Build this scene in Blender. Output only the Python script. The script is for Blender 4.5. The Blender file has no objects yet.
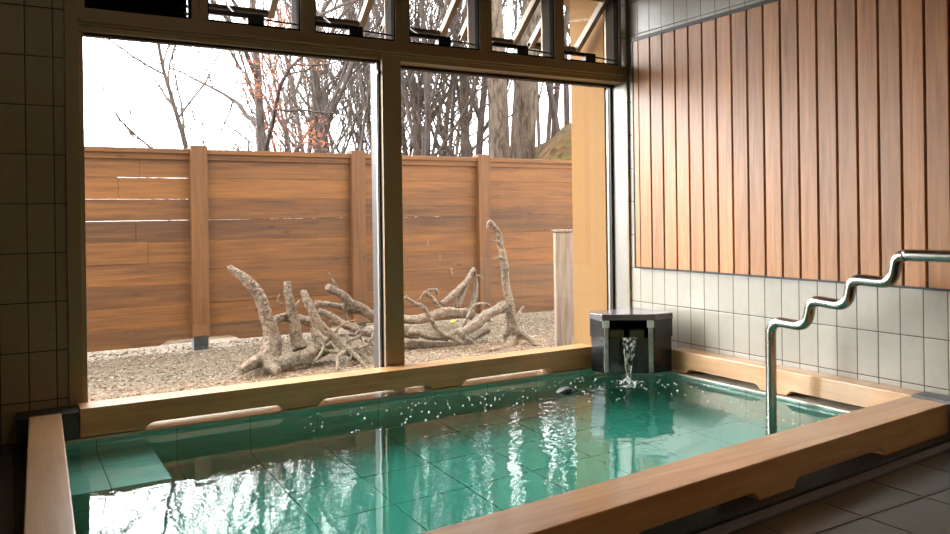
import bpy, bmesh, math, random
from mathutils import Vector, Matrix, noise
PI = math.pi
C = bpy.context.scene.collection
S = bpy.context.scene
random.seed(11)

# ------------------------------------------------------------------ mesh helpers
class MB:
    """collects shapes, build() links them as ONE mesh object"""
    def __init__(s): s.v = []; s.f = []; s.sm = []
    def add(s, vs, fs, smooth=False):
        n = len(s.v); s.v += [tuple(v) for v in vs]
        for f in fs: s.f.append(tuple(i + n for i in f)); s.sm.append(smooth)
    def box(s, x0, x1, y0, y1, z0, z1):
        x0, x1 = min(x0, x1), max(x0, x1); y0, y1 = min(y0, y1), max(y0, y1); z0, z1 = min(z0, z1), max(z0, z1)
        s.add([(x0,y0,z0),(x1,y0,z0),(x1,y1,z0),(x0,y1,z0),(x0,y0,z1),(x1,y0,z1),(x1,y1,z1),(x0,y1,z1)],
              [(0,3,2,1),(4,5,6,7),(0,1,5,4),(1,2,6,5),(2,3,7,6),(3,0,4,7)])
    def prism(s, pts, fn, a, b):
        """closed polygon pts (2D) extruded from a to b; fn(u,v,w)->xyz"""
        n = len(pts); vs = [fn(u, v, a) for u, v in pts] + [fn(u, v, b) for u, v in pts]
        fs = [tuple(range(n)), tuple(range(2*n-1, n-1, -1))]
        for i in range(n):
            j = (i+1) % n; fs.append((i, i+n, j+n, j))
        s.add(vs, fs)
    def tube(s, path, rad, n=10, cap=True, smooth=True, wob=0.0, seed=0, squash=1.0):
        path = [Vector(p) for p in path]; m = len(path)
        if not hasattr(rad, '__len__'): rad = [rad]*m
        vs = []; up = None
        for i, p in enumerate(path):
            t = (path[min(i+1, m-1)] - path[max(i-1, 0)]).normalized()
            if up is None:
                up = Vector((0,0,1)) if abs(t.z) < .9 else Vector((1,0,0))
            a = t.cross(up); 
            if a.length < 1e-5: a = t.orthogonal()
            a.normalize(); b = a.cross(t).normalized(); up = b
            for k in range(n):
                th = 2*PI*k/n; r = rad[i]
                if wob:
                    q = p*9 + Vector((math.cos(th), math.sin(th), seed*3.1))*1.3
                    r *= 1 + wob*noise.noise(q) + wob*.6*math.sin(3*th + seed + i*.25)
                vs.append(p + a*math.cos(th)*r + b*math.sin(th)*r*squash)
        fs = []
        for i in range(m-1):
            for k in range(n):
                k2 = (k+1) % n; fs.append((i*n+k, i*n+k2, (i+1)*n+k2, (i+1)*n+k))
        s.add(vs, fs, smooth)
        if cap:
            s.add(vs[:n], [tuple(range(n-1, -1, -1))]); s.add(vs[-n:], [tuple(range(n))])
    def ball(s, c, r, nu=10, nv=7, sc=(1,1,1), wob=0, seed=0):
        vs = []; fs = []
        for j in range(nv+1):
            ph = PI*j/nv
            for i in range(nu):
                th = 2*PI*i/nu; d = Vector((math.sin(ph)*math.cos(th), math.sin(ph)*math.sin(th), math.cos(ph)))
                rr = r*(1 + (wob*noise.noise(d*1.7 + Vector((seed*7.3, 0, 0))) if wob else 0))
                vs.append((c[0]+d.x*rr*sc[0], c[1]+d.y*rr*sc[1], c[2]+d.z*rr*sc[2]))
        for j in range(nv):
            for i in range(nu):
                i2 = (i+1) % nu; fs.append((j*nu+i, (j+1)*nu+i, (j+1)*nu+i2, j*nu+i2))
        s.add(vs, fs, True)
    def build(s, name, mat, parent=None, origin=(0,0,0), bevel=0, kind=None, label=None, seg=2, weld=True):
        me = bpy.data.meshes.new(name); o3 = Vector(origin)
        me.from_pydata([tuple(Vector(v) - o3) for v in s.v], [], s.f)
        me.polygons.foreach_set('use_smooth', s.sm)
        bm = bmesh.new(); bm.from_mesh(me)
        if weld: bmesh.ops.remove_doubles(bm, verts=bm.verts, dist=1e-5)
        bmesh.ops.recalc_face_normals(bm, faces=bm.faces)
        if bevel:
            es = [e for e in bm.edges if len(e.link_faces) == 2 and e.calc_face_angle(0) > .5]
            bmesh.ops.bevel(bm, geom=es, offset=bevel, segments=seg, affect='EDGES', profile=.6, clamp_overlap=True)
        bm.to_mesh(me); bm.free()
        me.materials.append(mat)
        o = bpy.data.objects.new(name, me); C.objects.link(o); o.location = origin
        if parent is not None:
            o.parent = parent; w = Vector((0,0,0)); q = parent
            while q is not None: w += q.location; q = q.parent
            o.location = Vector(origin) - w
        if kind: o['kind'] = kind
        if label: o['label'] = label
        return o

def tag(o, label, cat, group=None, kind=None):
    o['label'] = label; o['category'] = cat
    if group: o['group'] = group
    if kind: o['kind'] = kind
    return o
def thing(name, loc, label, cat, group=None):
    o = bpy.data.objects.new(name, None); C.objects.link(o); o.location = loc; o.empty_display_size = .1
    return tag(o, label, cat, group)
def struct_empty(name, loc=(0,0,0)):
    o = bpy.data.objects.new(name, None); C.objects.link(o); o.location = loc; o['kind'] = 'structure'; return o

# ------------------------------------------------------------------ materials
def lin(c):
    return tuple(((x/255)/12.92 if x/255 <= .04045 else ((x/255+.055)/1.055)**2.4) for x in c) + (1,)
class NT:
    def __init__(s, name):
        s.m = bpy.data.materials.new(name); s.m.use_nodes = True
        s.t = s.m.node_tree; s.t.nodes.clear(); s.out = s.t.nodes.new('ShaderNodeOutputMaterial')
    def n(s, ty, **kw):
        x = s.t.nodes.new('ShaderNode'+ty)
        for k, v in kw.items(): setattr(x, k, v)
        return x
    def l(s, a, b): s.t.links.new(a, b)
    def set(s, sock, v):
        if hasattr(v, 'links') or hasattr(v, 'is_output'): s.l(v, sock)
        else: sock.default_value = v
    def math(s, op, a, b=0.0, c=None):
        x = s.n('Math', operation=op); s.set(x.inputs[0], a); s.set(x.inputs[1], b)
        if c is not None: s.set(x.inputs[2], c)
        return x.outputs[0]
    def mix(s, f, a, b, blend='MIX'):
        x = s.n('Mix', data_type='RGBA', blend_type=blend); s.set(x.inputs[0], f); s.set(x.inputs[6], a); s.set(x.inputs[7], b); return x.outputs[2]
    def coords(s): return s.n('TexCoord').outputs['Object']
    def mapping(s, vec, scale=(1,1,1), loc=(0,0,0)):
        x = s.n('Mapping'); s.l(vec, x.inputs[0]); x.inputs['Scale'].default_value = scale; x.inputs['Location'].default_value = loc; return x.outputs[0]
    def noise(s, vec, scale, detail=4, rough=.55, dist=0):
        x = s.n('TexNoise'); s.l(vec, x.inputs['Vector']); x.inputs['Scale'].default_value = scale
        x.inputs['Detail'].default_value = detail; x.inputs['Roughness'].default_value = rough; x.inputs['Distortion'].default_value = dist
        return x.outputs['Fac']
    def ramp(s, f, stops):
        x = s.n('ValToRGB'); s.l(f, x.inputs[0]); e = x.color_ramp.elements
        while len(e) < len(stops): e.new(.5)
        for i, (p, c) in enumerate(stops): e[i].position = p; e[i].color = c
        return x.outputs[0]
    def bump(s, h, strength=.3, dist=.01, normal=None):
        x = s.n('Bump'); s.set(x.inputs['Height'], h); x.inputs['Strength'].default_value = strength; x.inputs['Distance'].default_value = dist
        if normal is not None: s.l(normal, x.inputs['Normal'])
        return x.outputs[0]
    def pbr(s, col, rough=.5, metal=0, normal=None, spec=.5, coat=0):
        b = s.n('BsdfPrincipled'); s.set(b.inputs['Base Color'], col); s.set(b.inputs['Roughness'], rough)
        s.set(b.inputs['Metallic'], metal); s.set(b.inputs['Specular IOR Level'], spec); s.set(b.inputs['Coat Weight'], coat)
        b.inputs['Coat Roughness'].default_value = .12
        if normal is not None: s.l(normal, b.inputs['Normal'])
        s.l(b.outputs[0], s.out.inputs[0]); return s.m

def wood(name, a, b, axis='X', rough=.5, nails=None, plank=None, scale=1.0, knots=False, coat=0, tone=.25, bumpd=.002, stain=0):
    """grain runs along axis; plank=(axis index, pitch, offset) varies tone board by board"""
    t = NT(name); co = t.coords()
    sc = {'X': (.9, 14, 14), 'Y': (14, .9, 14), 'Z': (14, 14, .9)}[axis]
    if plank:
        sep = t.n('SeparateXYZ'); t.l(co, sep.inputs[0])
        idx = t.math('FLOOR', t.math('DIVIDE', t.math('SUBTRACT', sep.outputs[plank[0]], plank[2]), plank[1]))
        w = t.n('TexWhiteNoise', noise_dimensions='1D'); t.l(idx, w.inputs['W'])
        off = t.n('VectorMath', operation='SCALE'); t.l(w.outputs['Color'], off.inputs[0]); off.inputs['Scale'].default_value = 9
        ad = t.n('VectorMath', operation='ADD'); t.l(co, ad.inputs[0]); t.l(off.outputs[0], ad.inputs[1]); co2 = ad.outputs[0]
    else: co2 = co
    v = t.mapping(co2, tuple(k*scale for k in sc))
    g = t.noise(v, 3.0, 6, .62, .6)
    g2 = t.noise(t.mapping(co2, tuple(k*scale*.3 for k in sc)), 1.6, 3, .5, .3)
    col = t.ramp(t.math('ADD', t.math('MULTIPLY', g, .6), t.math('MULTIPLY', g2, .4)), [(.34, lin(b)), (.62, lin(a))])
    if plank:
        k = t.math('ADD', t.math('MULTIPLY', w.outputs['Value'], tone), 1 - tone*.5)
        hs = t.n('HueSaturation'); t.l(col, hs.inputs['Color']); t.l(k, hs.inputs['Value'])
        hs.inputs['Hue'].default_value = .5; col = hs.outputs[0]
    if knots:
        vo = t.n('TexVoronoi'); t.l(t.mapping(co2, {'X': (2.2, 6, 6), 'Y': (6, 2.2, 6), 'Z': (6, 6, 2.2)}[axis]), vo.inputs['Vector']); vo.inputs['Scale'].default_value = 1.0
        kn = t.ramp(vo.outputs['Distance'], [(.05, (1,1,1,1)), (.11, (0,0,0,1))])
        col = t.mix(t.math('MULTIPLY', kn, .65), col, lin(tuple(x*.45 for x in b)))
    if nails:
        px_ = t.math('ABSOLUTE', t.math('SUBTRACT', t.math('ABSOLUTE', t.math('SUBTRACT', t.math('FRACT', t.math('DIVIDE', t.math('SUBTRACT', sep.outputs[1], plank[2]), plank[1])), .52)), .26))
        dy_ = t.math('MULTIPLY', px_, plank[1]); dm_ = None
        for z_ in nails:
            dz_ = t.math('SUBTRACT', sep.outputs[2], z_)
            d_ = t.math('SQRT', t.math('ADD', t.math('MULTIPLY', dy_, dy_), t.math('MULTIPLY', dz_, dz_)))
            dm_ = d_ if dm_ is None else t.math('MINIMUM', dm_, d_)
        col = t.mix(t.math('MULTIPLY', t.math('LESS_THAN', dm_, .0024), .75), col, lin((50,30,20)))
    if stain:
        st = t.ramp(t.noise(co, 2.3, 5, .6), [(.48, (0,0,0,1)), (.62, (1,1,1,1))])
        col = t.mix(t.math('MULTIPLY', st, stain), col, lin(tuple(x*.72 for x in a)))
    return t.pbr(col, rough, normal=t.bump(g, .35, bumpd), coat=coat)

def tiles(name, a, b, grout, w, h, ou, ov, ua, va, g=.0022, rough=.35, bumpn=.25, var=.10, mott=22, spec=.5, coat=0, third=None):
    t = NT(name); co = t.coords(); sep = t.n('SeparateXYZ'); t.l(co, sep.inputs[0])
    def axis(i, size, off):
        q = t.math('DIVIDE', t.math('SUBTRACT', sep.outputs[i], off), size)
        f = t.math('FRACT', q); d = t.math('MINIMUM', f, t.math('SUBTRACT', 1.0, f))
        return t.math('FLOOR', q), t.math('MULTIPLY', d, size)
    iu, du = axis(ua, w, ou); iv, dv = axis(va, h, ov)
    d = t.math('MINIMUM', du, dv)
    if third is not None:
        it, dt = axis(third, h, ov); d = t.math('MINIMUM', d, dt)
    mask = t.math('LESS_THAN', d, g)
    cmb = t.n('CombineXYZ'); t.l(iu, cmb.inputs[0]); t.l(iv, cmb.inputs[1])
    wn = t.n('TexWhiteNoise', noise_dimensions='2D'); t.l(cmb.outputs[0], wn.inputs['Vector'])
    nz = t.noise(co, mott, 5, .6)
    col = t.mix(t.math('MULTIPLY', nz, 1.0), lin(a), lin(b))
    hs = t.n('HueSaturation'); t.l(col, hs.inputs['Color']); t.l(t.math('ADD', t.math('MULTIPLY', wn.outputs['Value'], var), 1-var/2), hs.inputs['Value'])
    col = t.mix(mask, hs.outputs[0], lin(grout))
    hgt = t.math('ADD', t.math('MULTIPLY', t.math('MINIMUM', t.math('DIVIDE', d, g*2.5), 1.0), 1.0), t.math('MULTIPLY', nz, bumpn))
    ro = t.math('ADD', t.math('MULTIPLY', mask, .4), rough)
    return t.pbr(col, ro, normal=t.bump(hgt, .5, .0015), spec=spec, coat=coat)

def plain(name, c, rough=.5, metal=0, nz=.12, scale=30, bumpd=.0008, spec=.5, coat=0, stretch=(1,1,1)):
    t = NT(name); co = t.mapping(t.coords(), stretch); f = t.noise(co, scale, 5, .6)
    col = t.mix(f, lin(tuple(x*(1-nz) for x in c)), lin(tuple(min(255, x*(1+nz)) for x in c)))
    return t.pbr(col, rough, metal, t.bump(f, .3, bumpd), spec, coat)

M = {}
M['tile_right'] = tiles('glazed_wall_tile', (168,160,146), (152,144,129), (70,62,50), .1, .2, .006, .154, 1, 2, rough=.3, bumpn=.4)
M['tile_left'] = tiles('glazed_wall_tile_shade_tinted', (146,130,100), (128,112,84), (34,28,20), .1, .2, .007, .155, 0, 2, rough=.3, bumpn=.4)  # same tile as the right wall, backlit shade put into its colour
M['floor'] = tiles('wet_slate_floor', (64,60,50), (32,30,24), (14,13,10), .3, .3, .05, .12, 0, 1, rough=.26, bumpn=.5, mott=9, g=.003)
M['pool'] = tiles('pool_tile', (158,206,192), (138,192,178), (72,126,116), .31, .31, -.171, -.04, 0, 1, rough=.3, g=.0022, third=2, mott=6, var=.08)
M['ceiling'] = wood('dark_timber_ceiling', (122,92,62), (92,66,42), 'Y', .7)
M['back_wall'] = plain('dim_plaster', (112,98,76), .8)
M['hinoki'] = wood('hinoki_rim_along_x', (216,166,112), (184,128,76), 'X', .36, scale=.8, bumpd=.0006, stain=.25, coat=.35)
M['hinoki_y'] = wood('hinoki_rim_along_y', (214,170,124), (188,140,92), 'Y', .36, scale=.8, bumpd=.0006, stain=.25, coat=.35)
M['slat'] = wood('cedar_slat', (184,124,70), (142,88,42), 'Z', .42, plank=(1, .1, -.033), tone=.32, bumpd=.0005, nails=(.655, 1.83))
M['backing'] = plain('dark_red_backing', (40,18,10), .85)
M['fence'] = wood('stained_fence_board', (112,68,22), (66,37,9), 'X', .75, plank=(2, .1952, -.1017), tone=.34, knots=True, bumpd=.002, scale=.7)
M['fence_z'] = wood('stained_fence_post', (104,63,20), (62,35,9), 'Z', .75, knots=True, bumpd=.002, scale=.7)
M['bronze'] = plain('bronze_anodised_aluminium', (142,122,92), .45, .15, .05, 60, .0001)
M['alu'] = plain('pale_aluminium', (150,144,138), .35, .5, .04, 60, .0001)
M['jamb'] = plain('silver_jamb_lining', (138,132,124), .4, .3, .04, 60, .0001)
M['darkframe'] = plain('dark_bronze_gasket', (46,38,32), .5, .2, .05)
M['gasket'] = plain('rubber_gasket', (16,14,12), .9, 0, .05, spec=.05)
M['reveal'] = plain('dull_dark_reveal', (58,48,40), .85, 0, .08, spec=.1)
M['black'] = plain('black_steel', (14,15,14), .4, .3)
M['louvre'] = plain('dark_louvre_metal', (38,38,34), .5, .4)
M['sashwood'] = plain('pale_bronze_sash', (118,98,76), .5, .1, .05)
M['yellow'] = plain('yellow_render_wall', (116,82,38), .9, 0, .05, 40, .002)
M['stone'] = plain('polished_black_stone', (20,21,22), .25, 0, .5, 26, .0006, coat=.2)
M['stone_rough'] = plain('dark_grey_stone', (40,42,42), .45, 0, .4, 30, .0015)
M['stone_top'] = plain('wet_grey_stone_lid', (84,80,84), .25, 0, .5, 14, .0008, coat=.5)
M['strip'] = plain('lime_streaked_stone', (128,128,124), .3, 0, .7, 34, .001, coat=.4)
M['greystone'] = plain('flame_finished_grey_stone', (92,90,92), .5, 0, .25, 60, .001)
M['ledge'] = plain('pale_wet_stone_ledge', (186,176,156), .22, 0, .12, 30, .0005, coat=.6)
M['steel'] = plain('brushed_stainless_steel', (158,152,144), .27, 1.0, .06, 90, .0001)
M['clip'] = plain('white_enamel', (226,226,222), .35, 0, .08, 60)
M['moss'] = plain('mossy_wet_stone', (72,78,46), .3, 0, .35, 40, .001, coat=.4)
M['logpost'] = wood('weathered_grey_post', (138,118,100), (86,66,54), 'Z', .85, knots=True, bumpd=.004)
M['drift'] = None

def drift_mat():
    t = NT('bleached_driftwood'); co = t.coords()
    f = t.noise(co, 30, 6, .65, 1.6); f2 = t.noise(co, 3, 4, .6)
    col = t.ramp(f, [(.34, lin((50,36,26))), (.48, lin((104,84,66))), (.62, lin((142,122,102)))])
    col = t.mix(t.math('MULTIPLY', t.ramp(f2, [(.45,(0,0,0,1)),(.65,(1,1,1,1))]), .45), col, lin((84,78,68)))
    return t.pbr(col, .85, normal=t.bump(f, .7, .012))
M['drift'] = drift_mat()
def bark_mat(name, a, b):
    t = NT(name); co = t.coords(); f = t.noise(t.mapping(co, (9,9,2.6)), 1.5, 6, .75, .8)
    col = t.ramp(f, [(.35, lin(b)), (.65, lin(a))])
    return t.pbr(col, .9, normal=t.bump(f, .8, .03), spec=.2)
M['bark'] = bark_mat('grey_bark', (116,104,95), (60,51,46))
M['bark_dark'] = bark_mat('dark_bark', (92,81,75), (46,38,35))
M['bark_big'] = bark_mat('mottled_pale_bark', (112,98,84), (40,31,25))
def leaf(name, a, b):
    t = NT(name); f = t.noise(t.coords(), 6, 2); col = t.mix(f, lin(a), lin(b)); return t.pbr(col, .7, spec=.2)
M['leaf_orange'] = leaf('orange_autumn_leaf', (160,82,42), (128,70,50))
M['leaf_rust'] = leaf('rust_autumn_leaf', (78,60,52), (68,54,48))

def gravel_mat():
    t = NT('wood_chip_gravel'); co = t.coords()
    vo = t.n('TexVoronoi', feature='F1'); t.l(co, vo.inputs['Vector']); vo.inputs['Scale'].default_value = 42; vo.inputs['Randomness'].default_value = 1
    vo2 = t.n('TexVoronoi', feature='F1'); t.l(co, vo2.inputs['Vector']); vo2.inputs['Scale'].default_value = 95
    c1 = t.ramp(vo.outputs['Color'], [(.1, lin((52,40,30))), (.4, lin((104,88,70))), (.75, lin((136,120,100))), (.95, lin((168,156,140)))])
    c2 = t.ramp(vo2.outputs['Color'], [(.2, lin((60,46,34))), (.8, lin((148,132,114)))])
    col = t.mix(.45, c1, c2)
    lf = t.ramp(t.noise(co, 1.4, 4, .6), [(.45, (0,0,0,1)), (.6, (1,1,1,1))])
    col = t.mix(t.math('MULTIPLY', lf, .35), col, lin((100,72,52)))
    dk = t.ramp(vo.outputs['Distance'], [(.35, (0,0,0,1)), (.7, (1,1,1,1))])
    h = t.math('ADD', t.math('MULTIPLY', vo.outputs['Distance'], -1.0), t.math('MULTIPLY', vo2.outputs['Distance'], -.5))
    return t.pbr(col, .9, normal=t.bump(h, 1.0, .02), spec=.2)
M['gravel'] = gravel_mat()
def slope_mat():
    t = NT('leaf_litter'); co = t.coords(); vo = t.n('TexVoronoi'); t.l(co, vo.inputs['Vector']); vo.inputs['Scale'].default_value = 9
    col = t.ramp(vo.outputs['Color'], [(.1, lin((36,25,16))), (.5, lin((76,56,38))), (.9, lin((60,58,28)))])
    return t.pbr(col, .95, normal=t.bump(vo.outputs['Distance'], .8, .05), spec=.1)
M['slope'] = slope_mat()
def glass_mat():
    t = NT('window_glass'); ge = t.n('NewGeometry'); dt = t.n('VectorMath', operation='DOT_PRODUCT')
    t.l(ge.outputs['Incoming'], dt.inputs[0]); t.l(ge.outputs['Normal'], dt.inputs[1])
    k = t.math('SUBTRACT', 1.0, t.math('ABSOLUTE', dt.outputs['Value'])); fr_ = t.math('ADD', t.math('MULTIPLY', t.math('POWER', k, 5.0), .955), .04)
    tr = t.n('BsdfTransparent'); tr.inputs[0].default_value = (.985, .99, .985, 1)
    gl = t.n('BsdfGlossy'); gl.inputs['Roughness'].default_value = .0
    mx = t.n('MixShader'); t.l(fr_, mx.inputs[0]); t.l(tr.outputs[0], mx.inputs[1]); t.l(gl.outputs[0], mx.inputs[2])
    t.l(mx.outputs[0], t.out.inputs[0]); return t.m
M['glass'] = glass_mat()
SPL = (-.468, -.50)
def water_mat():
    t = NT('hot_spring_water'); co = t.coords()
    n1 = t.noise(t.mapping(co, (1,1,1)), 7.0, 3, .5, .6)
    n2 = t.noise(co, 26.0, 2, .5, .3)
    sep = t.n('SeparateXYZ'); t.l(co, sep.inputs[0])
    dx = t.math('SUBTRACT', sep.outputs[0], SPL[0]); dy = t.math('SUBTRACT', sep.outputs[1], SPL[1])
    r = t.math('SQRT', t.math('ADD', t.math('MULTIPLY', dx, dx), t.math('MULTIPLY', dy, dy)))
    ring = t.math('SINE', t.math('ADD', t.math('MULTIPLY', r, 95.0), t.math('MULTIPLY', n1, 5.0)))
    fall = t.math('DIVIDE', .30, t.math('ADD', .25, t.math('MULTIPLY', t.math('MULTIPLY', r, r), 5.0)))
    amp = t.math('DIVIDE', .9, t.math('ADD', 1.0, t.math('MULTIPLY', t.math('MULTIPLY', r, r), 1.9)))
    h = t.math('ADD', t.math('MULTIPLY', t.math('MULTIPLY', ring, fall), .10),
               t.math('MULTIPLY', t.math('ADD', n1, t.math('MULTIPLY', n2, .22)), amp))
    nm = t.bump(h, 1.0, .0075)
    g = t.n('BsdfGlass'); g.inputs['Roughness'].default_value = 0; g.inputs['IOR'].default_value = 1.333
    g.inputs['Color'].default_value = (1,1,1,1); t.l(nm, g.inputs['Normal'])
    t.l(g.outputs[0], t.out.inputs[0])
    va = t.n('VolumeAbsorption'); va.inputs['Color'].default_value = (.10, .76, .68, 1); va.inputs['Density'].default_value = 1.5
    t.l(va.outputs[0], t.out.inputs['Volume']); return t.m
M['water'] = water_mat()
def clear_water():
    t = NT('falling_water'); co = t.mapping(t.coords(), (1,1,.25)); f = t.noise(co, 60, 3)
    g = t.n('BsdfGlass'); g.inputs['IOR'].default_value = 1.333; g.inputs['Roughness'].default_value = .02; g.inputs['Color'].default_value = (.92,.97,.88,1)
    t.l(t.bump(f, .35, .002), g.inputs['Normal'])
    d = t.n('BsdfPrincipled'); d.inputs['Base Color'].default_value = (.86,.92,.88,1); d.inputs['Roughness'].default_value = .15
    st = t.ramp(t.noise(t.mapping(t.coords(), (70,70,5)), 1.0, 3, .6), [(.48,(0,0,0,1)),(.66,(.8,.8,.8,1))])
    mx = t.n('MixShader'); t.l(st, mx.inputs[0]); t.l(g.outputs[0], mx.inputs[1]); t.l(d.outputs[0], mx.inputs[2])
    t.l(mx.outputs[0], t.out.inputs[0]); return t.m
M['stream'] = clear_water()
M['foam'] = plain('foam', (240,244,242), .25, 0, .02, coat=.5)

# ------------------------------------------------------------------ room shell
RT, RB = .130, .014            # rim top and rim bottom (floor is z = 0)
XL, YB, ZC = -4.7, -5.3, 2.75
# floor around the pool
m = MB()
m.box(XL-.1, -3.19, YB-.1, .1, -.08, 0); m.box(-3.19, .1, YB-.1, -1.99, -.08, 0)
m.build('floor', M['floor'], kind='structure')
# right wall
m = MB(); m.box(0, .14, YB-.1, .12, -.1, ZC); m.build('wall_right', M['tile_right'], kind='structure')
m = MB(); m.box(XL-.14, XL, YB-.1, .12, -.1, ZC); m.build('wall_left', M['back_wall'], kind='structure')
m = MB(); m.box(XL-.14, .14, YB-.24, YB-.1, -.1, ZC); m.build('wall_back', M['back_wall'], kind='structure')
m = MB(); m.box(XL-.14, .14, YB-.24, .12, ZC, ZC+.12); m.build('ceiling', M['ceiling'], kind='structure')
# window wall: tiled piece at the left, strip above the clerestory
m = MB(); m.box(XL, -3.052, 0, .14, -.1, ZC); m.box(-3.052, 0, 0, .14, 2.26, ZC)
m.build('wall_window', M['tile_left'], kind='structure')

# pool basin
m = MB()
bx0, bx1, by0, by1, bz = -3.158, -.118, -1.93, -.125, -.52
m.box(-3.189, .0, -1.989, 0.0, bz-.1, bz)                    # bottom
m.box(-3.189, bx0, -1.989, 0.0, bz, -.001); m.box(bx1, 0.0, -1.989, 0.0, bz, -.001)
m.box(bx0, bx1, by1, 0.0, bz, -.001); m.box(bx0, bx1, -1.989, by0, bz, -.001)
m.box(bx0, -2.76, -.62, by1, bz, -.17)                       # submerged step in the far corner
m.build('pool_basin', M['pool'], kind='structure', weld=False)
# stone ledge round the basin under the timber
m = MB()
m.box(-3.10, 0, -.133, .045, -.0005, .0105)
m.box(-.128, 0, -1.95, -.133, -.0005, .0105)
m.build('trim_1', M['ledge'], kind='structure', bevel=.003)
m = MB()
m.prism([(-3.30,-2.235),(-.02,-1.985),(-.02,-1.80),(-3.30,-2.04)], lambda u,v,w:(u,v,w), -.03, .013)
m.prism([(-3.245,-.05),(-3.285,-2.22),(-3.166,-2.22),(-3.091,-.05)], lambda u,v,w:(u,v,w), -.03, .0125)
m.build('trim_2', M['stone_rough'], kind='structure', bevel=.003)
# gutter curb in front of the near timber
m = MB(); m.prism([(-3.30,-2.285),(-.0,-2.03),(-.0,-1.99),(-3.30,-2.24)], lambda u,v,w:(u,v,w), -.02, .006)
m.build('trim_3', M['greystone'], kind='structure', bevel=.002)

# water body
m = MB(); m.box(bx0-.012, bx1+.012, by0-.012, by1+.012, bz-.012, -.006)
wo = m.build('pool_water', M['water']); tag(wo, 'clear teal hot spring water filling the tiled bath', 'water', kind='stuff')

# ------------------------------------------------------------------ timber rims with drain notches
def rim_profile(u0, u1, notches, nh=.024, sl=.03):
    pts = [(u0, RB)]
    for a, b in notches:
        pts += [(a, RB), (a+sl*.25, RB+nh*.45), (a+sl*.75, RB+nh*.9), (a+sl*1.2, RB+nh), (b-sl*1.2, RB+nh), (b-sl*.75, RB+nh*.9), (b-sl*.25, RB+nh*.45), (b, RB)]
    return pts + [(u1, RB), (u1, RT), (u0, RT)]
def rim_obj(name_label, u0, u1, notches, place, width, mat, nh=.024):
    m = MB(); m.prism(rim_profile(u0, u1, notches, nh), place, 0, width)
    o = m.build('bath_rim_beam', mat, bevel=.004); tag(o, name_label, 'rim beam'); return o
rim_obj('long pale timber rim beam running along the foot of the big window', -3.02, -.385,
        [(-2.775,-2.19),(-2.02,-1.43),(-1.253,-.68)], lambda u,v,w:(u, -.128+w, v), .12, M['hinoki'])
rim_obj('short timber rim beam against the right tiled wall, between black spout and near corner', -1.80, -.445,
        [(-1.68,-1.20),(-1.045,-.56)], lambda u,v,w:(-.108+w, u, v), .10, M['hinoki_y'])
def near(u,v,w):                     # the near beam runs slightly askew to the window
    ang = math.radians(4.55); return (-.135 + (u)*math.cos(ang) - w*math.sin(ang)*0, -1.962 + u*math.sin(ang) + w, v)
rim_obj('wide orange timber rim beam crossing the foreground, nearest of the bath rims', -3.05, 0.0,
        [(-2.45,-1.93),(-1.74,-1.20),(-1.02,-.47)], near, .163, M['hinoki'], nh=.03)
def leftr(u,v,w): return (-3.199 + (u+.13)*.036 + w, u, v)
m = MB(); m.prism(rim_profile(-2.06, -.16, [(-1.7,-1.2),(-.9,-.45)], .028), leftr, 0, .112)
m.box(-3.185, -3.115, -.162, -.148, RB+.03, RT-.004)
tag(m.build('bath_rim_beam', M['hinoki_y'], bevel=.005), 'pale timber rim beam on the left edge of the bath, running towards the viewer', 'rim beam')

def slab(label, pts, z0, z1, mat):
    m = MB(); m.prism(pts, lambda u,v,w:(u,v,w), z0, z1); o = m.build('corner_stone', mat, bevel=.003); tag(o, label, 'stone block'); return o
slab('dark stone block filling the far left bath corner beside the window rim', [(-3.24,-.002),(-3.024,-.002),(-3.024,-.135),(-3.085,-.15),(-3.24,-.14)], .0135, .122, M['stone_rough'])
slab('grey stone cap in the near right corner against the tiled wall', [(-.112,-1.803),(-.003,-1.803),(-.003,-2.06),(-.13,-2.06),(-.13,-1.965),(-.112,-1.9)], .0, .134, M['greystone'])

# ------------------------------------------------------------------ main window
FR = -3.050
w1 = struct_empty('window_1', (-1.6, 0, 0))
def part(parent, name, boxes, mat, bevel=.002, label=None):
    m = MB()
    for b in boxes: m.box(*b)
    return m.build(name, mat, parent, bevel=bevel, label=label, weld=False)
part(w1, 'frame', [(FR,-2.995,-.012,.13,0,2.25), (-3.045,-.001,-.009,.14,1.70,1.772), (-3.045,-.001,.004,.13,1.676,1.705),
                   (-1.626,-1.522,-.006,.13,.0,1.70), (-.016,-.002,-.012,.002,0,2.25),
                   (FR,0,.035,.13,-.03,.008), (FR,-.006,-.012,.13,2.21,2.26)], M['bronze'])
part(w1, 'sash_stile', [(-2.995,-2.978,.02,.07,.03,1.675)], M['bronze'])
part(w1, 'transom_moulding', [(-3.0,-.05,-.026,.0,1.712,1.726)], M['bronze'])
part(w1, 'sash_frame', [(-1.638,-1.626,.02,.06,.03,1.68),(-1.630,-1.625,.06,.132,.008,1.68),(-2.99,-1.63,.03,.07,1.664,1.682),(-2.99,-1.63,.03,.07,.008,.03),
                        (-1.522,-1.514,.04,.11,.05,1.675),(-.034,-.016,.122,.158,.0,1.675),(-1.52,-.02,.10,.15,1.660,1.682),(-1.52,-.02,.06,.15,.008,.03)], M['darkframe'])
part(w1, 'jamb_cover', [(-.016,-.002,.002,.160,.0,1.69)], M['jamb'], label='pale aluminium jamb cover')
part(w1, 'outer_bead', [(-2.984,-2.978,.03,.045,.03,1.664),(-1.643,-1.638,.028,.045,.03,1.664),(-.038,-.034,.140,.158,.03,1.65)], M['alu'], label='white outer bead')
part(w1, 'latch', [(-1.645,-1.630,.004,.022,1.60,1.62)], M['black'])
part(w1, 'pane', [(-2.98,-1.637,.048,.053,.028,1.668)], M['glass'], 0)
part(w1, 'pane', [(-1.518,-.034,.144,.149,.028,1.66)], M['glass'], 0)

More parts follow.
